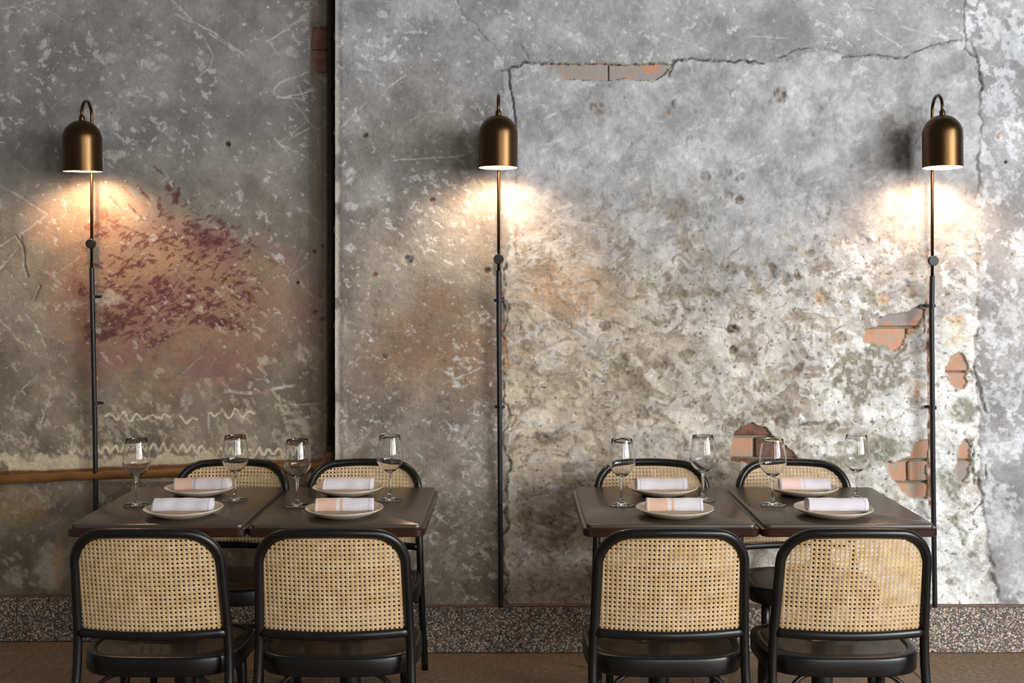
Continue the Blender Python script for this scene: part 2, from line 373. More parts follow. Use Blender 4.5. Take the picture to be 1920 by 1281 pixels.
# lip of the thick upper coat, cracks
LD = (70, 66, 64)
W.line([(940, 132), (955, 130), (985, 117), (1028, 121)], 3, LD, .85, -.006, 3)
W.line([(1262, 114), (1300, 112), (1345, 114), (1400, 113), (1432, 118)], 2.4, LD, .8, -.005, 3)
W.line([(1255, 142), (1262, 120), (1272, 112)], 3, LD, .8, -.006, 2)
W.line([(1460, 108), (1480, 98), (1500, 92), (1522, 90)], 2, LD, .7, -.005, 3)
W.line([(1580, 106), (1640, 103), (1695, 108), (1712, 98), (1745, 84), (1802, 75)], 1.8, LD, .75, -.005, 2)
W.line([(1811, -140), (1810, 20), (1812, 90)], 1.6, (84, 80, 78), .8, -.004, 2)
W.line([(1812, 92), (1836, 108), (1842, 165)], 2.2, LD, .75, -.005, 3)
W.line([(955, 132), (958, 165), (964, 195), (968, 238)], 2.6, LD, .85, -.006, 2)
W.line([(857, 0), (868, 28), (888, 40), (905, 68), (938, 96)], 1.3, (95, 92, 90), .8, -.003, 2)
W.line([(975, 85), (992, 108)], 1.6, (95, 92, 90), .8, -.003, 2)
ys = list(range(500, 1140, 22))
W.line([(949+random.uniform(-7, 7), y) for y in ys], 2.6, (86, 78, 66), .8, -.006, 4)
W.line([(966, y) for y in range(240, 500, 40)], 1.4, (128, 108, 84), .6, -.003, 5)
W.line([(1826, 690), (1832, 715), (1840, 745), (1848, 772)], 3, (92, 84, 76), .8, -.007, 3)
W.line([(1822, 826), (1826, 862), (1829, 905)], 3.4, (80, 76, 66), .85, -.008, 4)
W.line([(1848, 872), (1850, 898)], 2.2, (84, 80, 76), .85, -.006, 1)
W.line([(1836, 905), (1844, 930), (1830, 960)], 3, (96, 92, 84), .7, -.006, 4)
W.line([(1850, 1020), (1862, 1080), (1870, 1128)], 4, (140, 136, 132), .7, -.004, 6)
W.line([(1700, 648), (1680, 672)], 3, (120, 104, 86), .7, -.005, 2)
W.line([(1736, 560), (1733, 620), (1722, 632)], 3, (118, 92, 72), .8, -.006, 3)
# knocks and pits that stand out (x, y, rx, ry, tone, depth)
for (x, y, rx, ry, c, dh) in [(1118, 203, 15, 13, (130, 118, 106), -.004), (1462, 177, 13, 16, (120, 104, 92), -.008), (1796, 128, 18, 10, (150, 148, 146), -.003),
        (1377, 619, 15, 9, (84, 72, 54), -.014), (1376, 657, 9, 8, (98, 84, 64), -.012), (1388, 376, 8, 10, (110, 90, 74), -.008), (1330, 550, 17, 11, (146, 134, 112), -.008),
        (1276, 552, 9, 8, (126, 112, 92), -.008), (1430, 728, 17, 13, (150, 138, 116), -.009), (1014, 826, 21, 13, (112, 102, 84), -.006), (1132, 612, 13, 11, (120, 110, 92), -.007),
        (1160, 690, 18, 22, (138, 128, 108), -.005), (1190, 720, 13, 17, (134, 122, 102), -.005), (1234, 686, 17, 10, (138, 126, 104), -.005), (1204, 775, 16, 14, (136, 126, 108), -.006),
        (988, 650, 16, 14, (136, 122, 102), -.005), (1040, 820, 26, 12, (140, 130, 112), -.004), (1252, 520, 9, 11, (130, 118, 100), -.006), (1450, 505, 8, 14, (130, 120, 104), -.007),
        (1474, 524, 10, 12, (150, 138, 124), -.006), (1495, 515, 6, 14, (120, 106, 88), -.007), (1359, 326, 14, 10, (140, 136, 134), -.005), (1322, 330, 10, 12, (140, 136, 134), -.005),
        (1388, 333, 14, 8, (144, 140, 138), -.005), (1366, 365, 9, 8, (140, 134, 130), -.006), (1275, 398, 20, 24, (142, 134, 122), -.004), (1540, 558, 12, 14, (190, 160, 132), -.005),
        (1658, 560, 14, 12, (196, 164, 138), -.004), (1496, 695, 7, 22, (116, 104, 86), -.006), (1570, 636, 13, 12, (160, 148, 128), -.006), (1285, 666, 17, 9, (134, 122, 102), -.005),
        (1732, 650, 14, 12, (140, 134, 124), -.007), (1400, 510, 8, 10, (130, 120, 108), -.006), (1520, 475, 8, 8, (130, 116, 100), -.006), (1468, 790, 15, 15, (122, 114, 98), -.005),
        (1560, 802, 16, 9, (116, 106, 88), -.006), (1520, 796, 26, 4, (110, 100, 84), -.005), (1440, 780, 44, 22, (128, 120, 102), -.004), (1380, 792, 20, 16, (124, 116, 98), -.004),
        (1720, 738, 6, 10, (206, 140, 90), -.003), (1722, 722, 22, 8, (214, 196, 160), .001), (811, 375, 6, 5, (96, 62, 50), -.006), (684, 254, 5, 5, (80, 62, 48), -.006),
        (702, 515, 5, 5, (118, 72, 54), -.004), (914, 508, 7, 6, (112, 74, 48), -.006), (1886, 304, 3, 3, (30, 30, 30), -.006), (1365, 500, 2.5, 2.5, (36, 34, 32), -.004),
        (1897, 477, 3, 3, (120, 84, 56), -.003), (1872, 255, 4, 6, (178, 132, 108), -.002), (766, 487, 9, 9, (104, 100, 96), -.007), (1252, 210, 5, 5, (178, 126, 100), -.002),
        (1640, 500, 5, 8, (150, 120, 98), -.004), (720, 668, 7, 4, (82, 74, 64), -.004), (829, 760, 16, 14, (128, 120, 108), -.004), (1808, 770, 26, 24, (146, 148, 130), -.004),
        (1780, 905, 16, 34, (146, 148, 128), -.004), (1792, 975, 12, 12, (138, 140, 118), -.005), (1806, 1006, 9, 16, (140, 142, 124), -.005), (1786, 1092, 14, 8, (150, 150, 142), -.004),
        (1820, 1040, 8, 8, (140, 136, 132), -.005), (1592, 870, 34, 20, (150, 148, 128), -.004), (1650, 850, 50, 30, (134, 132, 112), -.004), (1560, 870, 24, 18, (146, 142, 122), -.004),
        (1500, 890, 30, 26, (168, 164, 146), -.003), (1330, 885, 22, 22, (150, 146, 132), -.004), (1290, 880, 14, 16, (128, 120, 106), -.004)]:
    W.blob(x, y, rx*1.1, ry*1.05, c, .9, dh*1.2, random.uniform(-30, 30), .38, random.randrange(28), .5)
# grey-green bare area in the white coat
sl = W.win(1530, 600, 1740, 800); uu, vv = W.u[sl], W.v[sl]
d = np.hypot((uu-1622)/72, (vv-700)/62)+(fbm(uu, vv, 26, 5, 3)-.5)*1.5
mm = (1-ss(.75, .95, d))*(.35+.65*ss(.42, .52, fbm(uu, vv, 8, 3, 8))); W.mix((142, 138, 122), mm*.95, sl); W.h[sl] -= .003*mm
for k in range(70):
    x = random.uniform(985, 1800); y = random.uniform(180, 1000); r_ = random.uniform(5, 15)
    W.blob(x, y, r_*random.uniform(.9, 1.5), r_, None, 1, random.choice([-.005, -.004, .004]), random.uniform(-60, 60), .45, k % 28, .12)
for k in range(110):                                   # many small knocks in the rough coat
    x = random.triangular(1000, 1700, 1330); y = random.triangular(330, 900, 540); r = random.uniform(2.5, 7)
    W.blob(x, y, r*random.uniform(1, 1.7), r, random.choice([(128, 116, 98), (146, 134, 114), (112, 102, 88)]), .55, -.004, random.uniform(-60, 60), .8, k % 28, .7)
for k in range(40):
    x = random.uniform(1000, 1820); y = random.uniform(150, 420); r = random.uniform(3, 8)
    W.blob(x, y, r*1.5, r, (150, 150, 150), .45, random.choice([-.004, .003]), random.uniform(-60, 60), .8, k % 28, .7)
for k in range(60):
    x = random.uniform(1480, 1830); y = random.uniform(560, 1120); r = random.uniform(3, 9)
    W.blob(x, y, r*1.8, r*.8, random.choice([(160, 158, 142), (150, 140, 120), (186, 184, 178)]), .6, -.003, random.uniform(-60, 60), .8, k % 28, .7)
# stains, dark patches and a painted lamp shadow
W.blob(1070, 560, 130, 75, (176, 142, 112), .7, 0, -10, .5, 5, .9)
W.blob(800, 640, 110, 70, (162, 130, 102), .45, 0, 0, .6, 6, .9)
W.blob(1690, 400, 120, 90, (206, 184, 166), .35, 0, 0, .6, 7, .9)
W.blob(1800, 620, 36, 44, (228, 226, 190), .5, 0, 0, .5, 7, .6)
W.blob(1795, 600, 20, 8, (214, 160, 104), .5, 0, 0, .6, 9, .6); W.blob(1790, 638, 26, 6, (206, 164, 118), .5, 0, -20, .6, 12, .6)
W.blob(830, 270, 120, 90, (118, 110, 98), .45, 0, 0, .6, 14, .9)  # broad darker patch left of the middle lamp
W.blob(1690, 255, 58, 52, (108, 102, 94), .75, -.001, 20, .75, 30, .8)  # right lamp's cast shadow, painted into the plaster colour
# chased channels beside the conduits
W.line([(930, 500), (936, 560), (940, 600)], 9, (96, 94, 90), .75, -.007, 4); W.line([(930, 545), (946, 552)], 5, (180, 112, 70), .8, -.002, 3)
W.line([(946, 566), (950, 580)], 7, (58, 56, 54), .85, -.008, 3); W.line([(948, 640), (950, 690)], 5, (184, 132, 92), .7, -.003, 4)
W.line([(942, 610), (942, 640)], 4, (168, 108, 74), .6, -.003, 3)
W.line([(1741, 470), (1739, 530), (1742, 590)], 5, (168, 112, 70), .7, -.004, 4)
W.line([(1744, 600), (1745, 760), (1746, 950)], 6, (112, 66, 44), .85, -.007, 1.5)
W.line([(1744, 500), (1744, 560)], 7, (190, 190, 190), .7, -.004, 1)
# scratches
for pts in [[(1040, 410), (1130, 422)], [(740, 300), (870, 292)], [(1240, 62), (1290, 80), (1330, 98)], [(1548, 44), (1598, 86)], [(1640, 56), (1690, 88)], [(1690, 50), (1780, 74)],
            [(1410, 68), (1480, 72)], [(1600, 12), (1640, 16)], [(830, 720), (900, 690)], [(810, 960), (850, 992)], [(640, 240), (690, 190)], [(720, 172), (760, 140)],
            [(1800, 400), (1836, 440)], [(1790, 390), (1850, 446)], [(1700, 440), (1740, 500)], [(1190, 1000), (1150, 1090)], [(1060, 1040), (1090, 1010)], [(1060, 940), (1105, 990)],
            [(1440, 620), (1500, 560)], [(1320, 520), (1370, 560)], [(980, 560), (1110, 640)]]:
    W.line(pts, 1.6, (212, 210, 205), .7, -.001, 1)
for k in range(90):
    x = random.uniform(650, 1900); y = random.uniform(0, 1100); L = random.uniform(12, 60); a = random.gauss(.5, .7)
    W.line([(x, y), (x+L*math.cos(a)/2, y+L*math.sin(a)/2+random.uniform(-3, 3)), (x+L*math.cos(a), y+L*math.sin(a))], random.uniform(.9, 1.5), (206, 205, 202), .45, -.0008, 1, k)
for (x, y, rx, ry, an) in [(722, 75, 15, 6, -20), (738, 100, 5, 14, 25), (716, 27, 10, 7, 10), (722, 108, 8, 6, -35), (745, 112, 9, 5, -30), (668, 222, 9, 8, 30), (936, 118, 12, 12, 0), (660, 388, 14, 10, 0), (655, 330, 12, 16, 0), (726, 395, 5, 6, 0), (776, 60, 20, 3, 0), (1082, 70, 20, 10, 25), (1300, 48, 8, 3, -40), (1384, 50, 7, 4, -20), (1860, 60, 22, 30, 20), (1835, 80, 12, 8, 0), (1900, 45, 10, 16, 0), (1895, 590, 30, 26, 10), (1870, 1000, 20, 24, 0), (1905, 1090, 22, 34, 0)]:
    W.blob(x, y, rx, ry, (214, 214, 214), .8, -.001, an, .5, int(x))
# crumbling pale arris along the recess
e = ss(12, 2, u-628-6*fbm(u, v, 20, 4, 30)); W.mix((214, 206, 190), e*.85*ss(.15, .4, vn(u, v, 30, 31))*(.35+.65*ss(60, 340, v))); W.h -= e*.006
e = (ss(640, 646, u)*(1-ss(648, 654, u))); W.mix((196, 192, 182), e*.6*ss(.5, .62, fbm(u, v, 10, 3, 11, sv=60))*ss(480, 560, v))
# openings where the plaster has fallen off the brickwork
HOLES_R = [[(1030, 121), (1118, 119), (1182, 121), (1259, 119), (1250, 138), (1228, 148), (1196, 150), (1172, 145), (1140, 149), (1095, 148), (1062, 146), (1045, 130)],
           [(1651, 597), (1700, 588), (1726, 574), (1735, 582), (1728, 612), (1702, 628), (1694, 648), (1678, 660), (1656, 646), (1622, 640), (1624, 618), (1648, 614)],
           [(1776, 690), (1790, 666), (1806, 666), (1816, 684), (1815, 700), (1811, 728), (1798, 730), (1786, 718)],
           [(1372, 868), (1374, 826), (1384, 806), (1410, 796), (1436, 802), (1456, 822), (1484, 848), (1500, 866), (1512, 874)],
           [(1668, 868), (1690, 868), (1710, 858), (1718, 830), (1742, 826), (1742, 934), (1706, 932), (1686, 912), (1672, 890)],
           [(1794, 880), (1800, 842), (1814, 824), (1822, 838), (1819, 890), (1808, 905), (1798, 902)],
           [(1040, 1066), (1046, 1036), (1088, 1034), (1094, 1060)]]
hm = np.zeros(u.shape, np.float32)
for i, P in enumerate(HOLES_R[:6]):
    xs = [q[0] for q in P]; ys = [q[1] for q in P]; sl = W.win(min(xs)-14, min(ys)-14, max(xs)+14, max(ys)+14)
    uu, vv = W.u[sl], W.v[sl]
    ru = uu+(fbm(uu, vv, 12, 4, 5+i)-.5)*9; rv = vv+(fbm(uu, vv, 12, 4, 15+i)-.5)*9
    ins = inpoly(ru, rv, P); hm[sl] = np.maximum(hm[sl], ins)
    rim = (polydist(ru, rv, P+[P[0]]) < 3.2) & ~ins; W.mix((150, 138, 116), rim*.5, sl)
W.mix((150, 140, 118), hm); W.h = np.where(hm > 0, -.038+(n4-.5)*.004, W.h)
wall_main = W.build('wall_back')
# ---- recessed wall on the left
W2 = Wall(-160, 640, -140, FLOOR_V(YL)-.17*F/YL, YL, STEP)
W = W2; u, v = W.u, W.v
n1 = fbm(u, v, 220, 5, 4); n2 = fbm(u, v, 75, 5, 10); n3 = fbm(u, v, 26, 5, 16); n4 = fbm(u, v, 11, 4, 21)
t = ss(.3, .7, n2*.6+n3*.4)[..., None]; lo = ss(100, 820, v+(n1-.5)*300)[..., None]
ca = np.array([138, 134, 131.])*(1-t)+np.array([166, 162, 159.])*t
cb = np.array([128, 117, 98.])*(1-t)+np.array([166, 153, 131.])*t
W.c[:] = ca*(1-lo)+cb*lo  # browner lower down, with the light's fall-off darkened into the colour
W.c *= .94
W.h += (fbm(u, v, 260, 3, 35)-.5)*.010+(n2-.5)*.005+(n3-.5)*.003+(n4-.5)*.0012
p_, q_ = rot(u, v, -25); W.h += (fbm(p_, q_, 160, 4, 38, sv=24)-.5)*.004
# maroon and ochre stain
st = np.hypot((u-335)/275, (v-565)/175)+(n1-.5)*.9+(n2-.5)*.6; stm = 1-ss(.55, 1.1, st)
W.mix((168, 132, 104), stm*.85*ss(.25, .5, n1+(n3-.5)*.4)); W.mix((146, 104, 98), stm*ss(.45, .6, fbm(u, v, 70, 4, 27))*.8)
st2 = 1-ss(.6, 1.15, np.hypot((u-400)/300, (v-600)/95)+(n2-.5)*.7); W.mix((148, 116, 98), st2*.5)
W.mix((198, 150, 122), (1-ss(.6, 1.1, np.hypot((u-170)/130, (v-420)/70)+(n3-.5)*.5))*.4)
for ang, k_, th in ((-15, 6, .64), (25, 18, .65), (-50, 29, .665)):
    p_, q_ = rot(u, v, ang); f = fbm(p_, q_, 21, 4, k_, sv=6.5, g=.62)
    reg = np.clip((1-ss(.6, 1.15, np.hypot((u-330)/190, (v-520)/150)+(n2-.5)*.9)), 0, 1)
    W.mix((100, 58, 58), ss(th, th+.05, f+reg*.08-.05)*reg*.75)
for (x, y, rx, ry, an) in [(272, 366, 22, 3, -47), (296, 318, 20, 3, -42), (299, 385, 4, 18, 5), (330, 370, 7, 20, -12), (318, 350, 9, 10, 10), (252, 395, 22, 2.5, -48), (215, 378, 20, 2.5, -48), (240, 360, 18, 2.5, -45),
        (170, 426, 20, 9, 10), (195, 400, 10, 16, 30), (156, 545, 12, 14, 0), (210, 600, 34, 14, -20), (180, 615, 40, 24, 0), (230, 570, 26, 12, -15), (466, 555, 4, 16, 5), (352, 552, 6, 12, 0), (305, 548, 12, 5, 20),
        (400, 455, 34, 14, 0), (380, 435, 26, 12, -25), (420, 420, 18, 5, -20), (390, 600, 40, 12, -10), (385, 480, 10, 5, 0)]:
    W.blob(x, y, rx, ry, (88, 50, 52) if x > 240 or y > 500 else (150, 84, 66), .75, -.0008, -an, .6, int(x+y), .4)
W.mix((206, 190, 170), (1-ss(.5, 1.1, np.hypot((u-205)/40, (v-560)/16)+(n4-.5)*1.6))*.7)
# pale flecks
den = np.clip(ss(.40, .6, fbm(u, v, 120, 3, 44)), .08, 1)
W.flakes(den*(1-stm*.7)*(1-ss(380, 560, v)*.8), (198, 194, 190), 12, 9, .635, 35, 1.6, .85)
W.flakes(den*ss(480, 800, v), (196, 183, 158), 23, 10, .60, 50, 2.2, .7)
W.flakes(ss(700, 800, v)*(1-ss(850, 880, v))*.8, (188, 176, 152), 3, 20, .55, 60, 1.8, .6)
for (x, y, rx, ry, an) in [(185, 110, 26, 8, 20), (215, 108, 22, 9, 0), (170, 75, 10, 14, 0), (280, 120, 22, 10, -25), (305, 108, 9, 12, 0), (85, 80, 16, 7, 40), (280, 70, 8, 6, 0), (375, 118, 10, 12, 0), (550, 95, 16, 12, 0),
        (165, 215, 16, 14, 0), (212, 222, 14, 20, 30), (215, 290, 26, 14, 0), (78, 205, 6, 14, 15), (302, 190, 10, 14, -20), (245, 175, 20, 10, 0), (470, 438, 7, 12, 0), (452, 365, 6, 8, 0), (286, 446, 8, 8, 0),
        (562, 660, 11, 18, 0), (595, 670, 16, 16, 0), (275, 745, 16, 12, 0), (350, 748, 12, 14, 0), (300, 695, 8, 6, 0), (65, 855, 14, 12, 0), (140, 570, 26, 6, 0), (66, 573, 20, 8, 0), (45, 780, 20, 12, -30),
        (80, 945, 40, 14, 0), (95, 1060, 26, 50, 0), (30, 1075, 20, 24, 0)]:
    W.blob(x, y, rx, ry, (200, 196, 188) if y < 500 else (188, 178, 158), .7, -.0008, -an, .7, int(x+2*y))
W.blob(22, 960, 80, 26, (178, 142, 100), .85, 0, 8, .4, 3, .8); W.blob(92, 1062, 34, 60, (196, 184, 160), .9, 0, 0, .3, 3, .5); W.blob(110, 1050, 11, 58, (190, 148, 104), .9, 0, 0, .3, 3, .6)
W.blob(60, 930, 110, 14, (176, 152, 118), .5, 0, 0, .7, 3, .6)
for (x, y, r) in [(427, 270, 5), (605, 462, 4), (590, 472, 5), (600, 555, 4), (591, 586, 5), (605, 598, 6), (558, 530, 4), (503, 432, 2.5)]: W.blob(x, y, r, r, (56, 30, 24), .9, -.006, 0, .2, 3)
# scratches, some drawn as seen
for pts in [[(0, 348), (45, 372), (90, 402), (42, 436), (0, 462)], [(34, 465), (0, 505)], [(0, 18), (60, 4), (100, -8)], [(320, -5), (360, 36)], [(330, 26), (400, 60), (460, 105)], [(392, 62), (440, 94)],
            [(384, 72), (400, 105), (396, 125), (368, 148)], [(590, 10), (540, 55), (500, 78)], [(583, 22), (555, 46)], [(507, 78), (520, 100)], [(580, 135), (525, 155), (512, 172), (528, 184), (595, 168), (570, 150)],
            [(520, 182), (560, 185), (600, 208)], [(548, 185), (580, 230), (604, 246)], [(560, 160), (572, 190)], [(515, 258), (545, 290)], [(530, 272), (575, 296), (592, 312)], [(598, 250), (600, 330)], [(540, 262), (590, 236)],
            [(575, 395), (600, 418)], [(50, 590), (75, 622), (86, 650)], [(0, 600), (25, 622)], [(70, 705), (30, 740), (20, 770)], [(95, 740), (75, 800)], [(138, 800), (134, 850)], [(390, 770), (392, 810)],
            [(285, 575), (300, 590)], [(525, 760), (600, 756)], [(500, 410), (508, 418)], [(420, 735), (470, 738)], [(510, 730), (552, 722)]]:
    W.line(pts, 1.9, (202, 196, 186), .85, -.0012, 1.2)
W.line([(422, 734), (474, 737)], 4, (206, 196, 180), .8, 0, .5); W.line([(474, 738), (512, 730)], 3.6, (190, 128, 122), .8, 0, .5); W.line([(512, 729), (552, 723)], 4, (206, 200, 184), .8, 0, .5)
W.blob(412, 712, 14, 8, (186, 136, 124), .6, 0, 0, .8, 5)
for k in range(70):
    x = random.uniform(0, 600); y = random.uniform(0, 1100); L = random.uniform(12, 70); a = random.choice([random.gauss(.75, .25), random.gauss(2.5, .3)])
    W.line([(x, y), (x+L*math.cos(a)/2, y+L*math.sin(a)/2+random.uniform(-3, 3)), (x+L*math.cos(a), y+L*math.sin(a))], random.uniform(.8, 1.4), (196, 192, 186), .5, -.0008, 1, k)
# scribbled glue lines
zz = [(x+random.uniform(-1, 1), 844+7*math.sin((x-130)/18*2*PI)+random.uniform(-2, 2)+4*math.sin(x/60)) for x in range(130, 590, 4)]
W.line(zz, 2.8, (226, 212, 184), 1.4, .0012, 0)
for seg in ((198, 320, 782), (338, 372, 788), (392, 480, 776)):
    zz = [(x, seg[2]+9*math.sin(x/4.2)*(.35+.65*math.sin(x/31)**2)+random.uniform(-3, 3)) for x in range(seg[0], seg[1], 4)]
    W.line(zz, 2.2, (224, 210, 182), 1.3, .0012, 0)
for (x0, y0, x1, y1) in [(40, 444, 48, 500), (48, 500, 55, 520), (75, 536, 66, 562), (30, 440, 40, 456)]: W.line([(x0, y0), (x1, y1)], 2, (92, 84, 76), .8, -.004, 1.5)
# cream paint edge above the pipe, corner strip's shade painted darker
cr_ = ss(-3, 3, v-(860-u*.022)-(n3-.5)*46)*(1-ss(900, 905, v)); W.mix((220, 204, 172), cr_*ss(.36, .44, fbm(u, v, 40, 4, 9))*.95)
W.mix((112, 66, 32), ss(882, 886, v+u*.040+(n3-.5)*6)*(1-ss(900, 906, v+u*.04))*.85)
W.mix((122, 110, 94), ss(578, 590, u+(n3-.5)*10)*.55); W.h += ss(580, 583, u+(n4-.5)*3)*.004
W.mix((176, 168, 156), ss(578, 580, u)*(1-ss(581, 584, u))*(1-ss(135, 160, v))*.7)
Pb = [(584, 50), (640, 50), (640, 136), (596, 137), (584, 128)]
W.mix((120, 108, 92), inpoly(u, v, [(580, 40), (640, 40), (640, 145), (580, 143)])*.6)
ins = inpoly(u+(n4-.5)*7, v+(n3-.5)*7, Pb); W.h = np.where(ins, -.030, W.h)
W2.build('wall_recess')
# ---- the return face between the two planes, and wall tops
xr = (628-CX)*YR/F
zt = H-(-140-CY)*YR/F; zb = .15
vs = []; fs = []
NY, NZ = 10, 160
for j in range(NZ+1):
    for i in range(NY+1):
        y = YR+.012+(YL-YR)*i/NY; z = zb+(zt-zb)*j/NZ
        vs.append((xr+.0035*math.sin(z*31+i)+(0 if i else .004*math.sin(z*77)), y, z))
for j in range(NZ):
    for i in range(NY):
        a = j*(NY+1)+i; fs.append((a, a+1, a+NY+2, a+NY+1))
tag(link('wall_return', mesh('r', vs, fs), simple('return_plaster', (112, 102, 88), .9, var=.3, scale=12, bump=.004)), None, kind='structure')
# ------------------------------------------------------------ bricks showing through the plaster (children of their wall)
def add_brick(wall, px0, px1, py0, py1, Y, m, proud, rz=0):
    a = at(px0, py0, Y); b = at(px1, py1, Y); me = box(a.x, b.x, Y-proud, Y+.05, b.z, a.z, .004, 2)
    rr = random.Random(int(px0*7+py0))
    for q in me.vertices: q.co += Vector((rr.uniform(-.0012, .0012),)*3)
    auto(me); return link('brick', me, M[m], wall)
R = wall_main; pr = -.021
for x0, x1, y0, y1, m in [(1014, 1140, 118, 158, 'brick_grey'), (1142, 1300, 119, 158, 'brick_grey'),
        (1644, 1746, 576, 612, 'brick_grey'), (1600, 1700, 617, 662, 'brick_orange'), (1704, 1738, 617, 662, 'brick_orange'),
        (1760, 1830, 660, 696, 'brick_orange'), (1752, 1830, 700, 738, 'brick_orange'),
        (1350, 1470, 780, 817, 'brick_dark'), (1330, 1413, 822, 859, 'brick_orange'), (1418, 1520, 822, 859, 'brick_dark'), (1360, 1462, 863, 900, 'brick_dark'), (1466, 1540, 863, 900, 'brick_orange'),
        (1650, 1750, 822, 862, 'brick_orange'), (1630, 1702, 867, 903, 'brick_orange'), (1707, 1752, 867, 903, 'brick_orange'), (1650, 1752, 908, 944, 'brick_orange'),
        (1780, 1832, 822, 862, 'brick_orange'), (1780, 1832, 867, 912, 'brick_grey')]:
    add_brick(R, x0, x1, y0, y1, YR, m, pr+random.uniform(-.002, .002))
RW = bpy.data.objects['wall_recess']
add_brick(RW, 582, 640, 52, 92, YL, 'brick_dark', -.012); add_brick(RW, 582, 640, 95, 140, YL, 'brick_dark', -.013)

# ------------------------------------------------------------ skirting and floor, built of slabs
JX = [-3.823+.9*i for i in range(9)]
def skirting(name, x0, x1, Y, jx):
    base = link(name, box(x0, x1, Y+.008, Y+.06, 0, .186), M['grout'], smooth=False); tag(base, None, kind='structure')
    xs = [x0]+[j for j in jx if x0+.05 < j < x1-.05]+[x1]
    for a, b in zip(xs[:-1], xs[1:]):
        me = box(a+.0015, b-.0015, Y, Y+.03, .002, .19, .002, 1); auto(me); link('tile', me, M['terrazzo'], base)
    return base
xR = (2080-CX)*YR/F; xL = (-160-CX)*YL/F
skirting('baseboard_back', xr-.02, xR, 4.80, [-.223, .677, 1.577])
skirting('baseboard_recess', xL, xr-.02, 4.95, [-2.15, -1.25])
for nm, a, b, Y in (('trim_1', xr, xR, 4.795), ('trim_2', xL, xr-.001, 4.945)):
    me = box(a, b, Y+.008, Y+.034, .190, .199, .002, 1); auto(me); tag(link(nm, me, M['trim']), None, kind='structure')
fl = link('floor', box(xL, xR, -3.0, 5.0, -.06, -.004), M['grout'], smooth=False); tag(fl, None, kind='structure')
tile_me = {}
for i in range(-3, 4):
    x0 = -.21+.9*i; x1 = x0+.9
    a, b = max(x0, xL), min(x1, xR)
    if b-a < .1: continue
    y1 = 4.80
    for j in range(6):
        y0 = y1-.6
        k = (round(b-a, 3),)
        if k not in tile_me:
            tile_me[k] = box(-(b-a)/2+.002, (b-a)/2-.002, -.298, .298, -.02, 0, .002, 1); auto(tile_me[k]); tile_me[k].materials.append(M['stone'])
        o = bpy.data.objects.new('tile', tile_me[k]); COL.objects.link(o); o.parent = fl; o.location = ((a+b)/2, (y0+y1)/2, random.uniform(-.0006, .0006)); y1 = y0
# strip of floor inside the recess
me = box(xL, xr-.022, 4.802, 4.949, -.02, 0, .002, 1); auto(me); link('tile', me, M['stone'], fl)

# ------------------------------------------------------------ pipes in the recess
PY = YL-.035
def arc(c, r, a0, a1, n, pl='xz'):
    return [Vector((c[0]+r*math.cos(a0+(a1-a0)*i/n), c[1], c[2]+r*math.sin(a0+(a1-a0)*i/n))) for i in range(n+1)]
root = empty('pipe', at(300, 886, PY)); tag(root, 'rusty brown pipe along the left wall that turns up into the dark corner', 'pipe')
O = root.location
a = at(-160, 905, PY); b = at(590, 876, PY); c = at(621, 842, PY)
pts = [a]+[a.lerp(b, i/30)+Vector((0, 0, random.uniform(-.002, .002))) for i in range(1, 30)]+[b]
bend = [(1-t_)**2*b+2*t_*(1-t_)*at(621, 875, PY)+t_*t_*c for t_ in [i/8 for i in range(1, 9)]]
vs, fs = tube([q-O for q in pts+bend], .0195, 16); link('horizontal_run', mesh('p', vs, fs), M['pipe'], root)
vs, fs = tube([c-O+Vector((0, 0, -.01)), at(621, 500, PY)-O, at(621, -140, PY)-O], .0165, 16); link('riser', mesh('p', vs, fs), M['darkpipe'], root)
vs, fs = tube([c-O+Vector((0, 0, -.012)), c-O+Vector((0, 0, .018))], .0205, 16); mm_ = mesh('c', vs, fs); auto(mm_); link('coupling', mm_, M['darkpipe'], root)

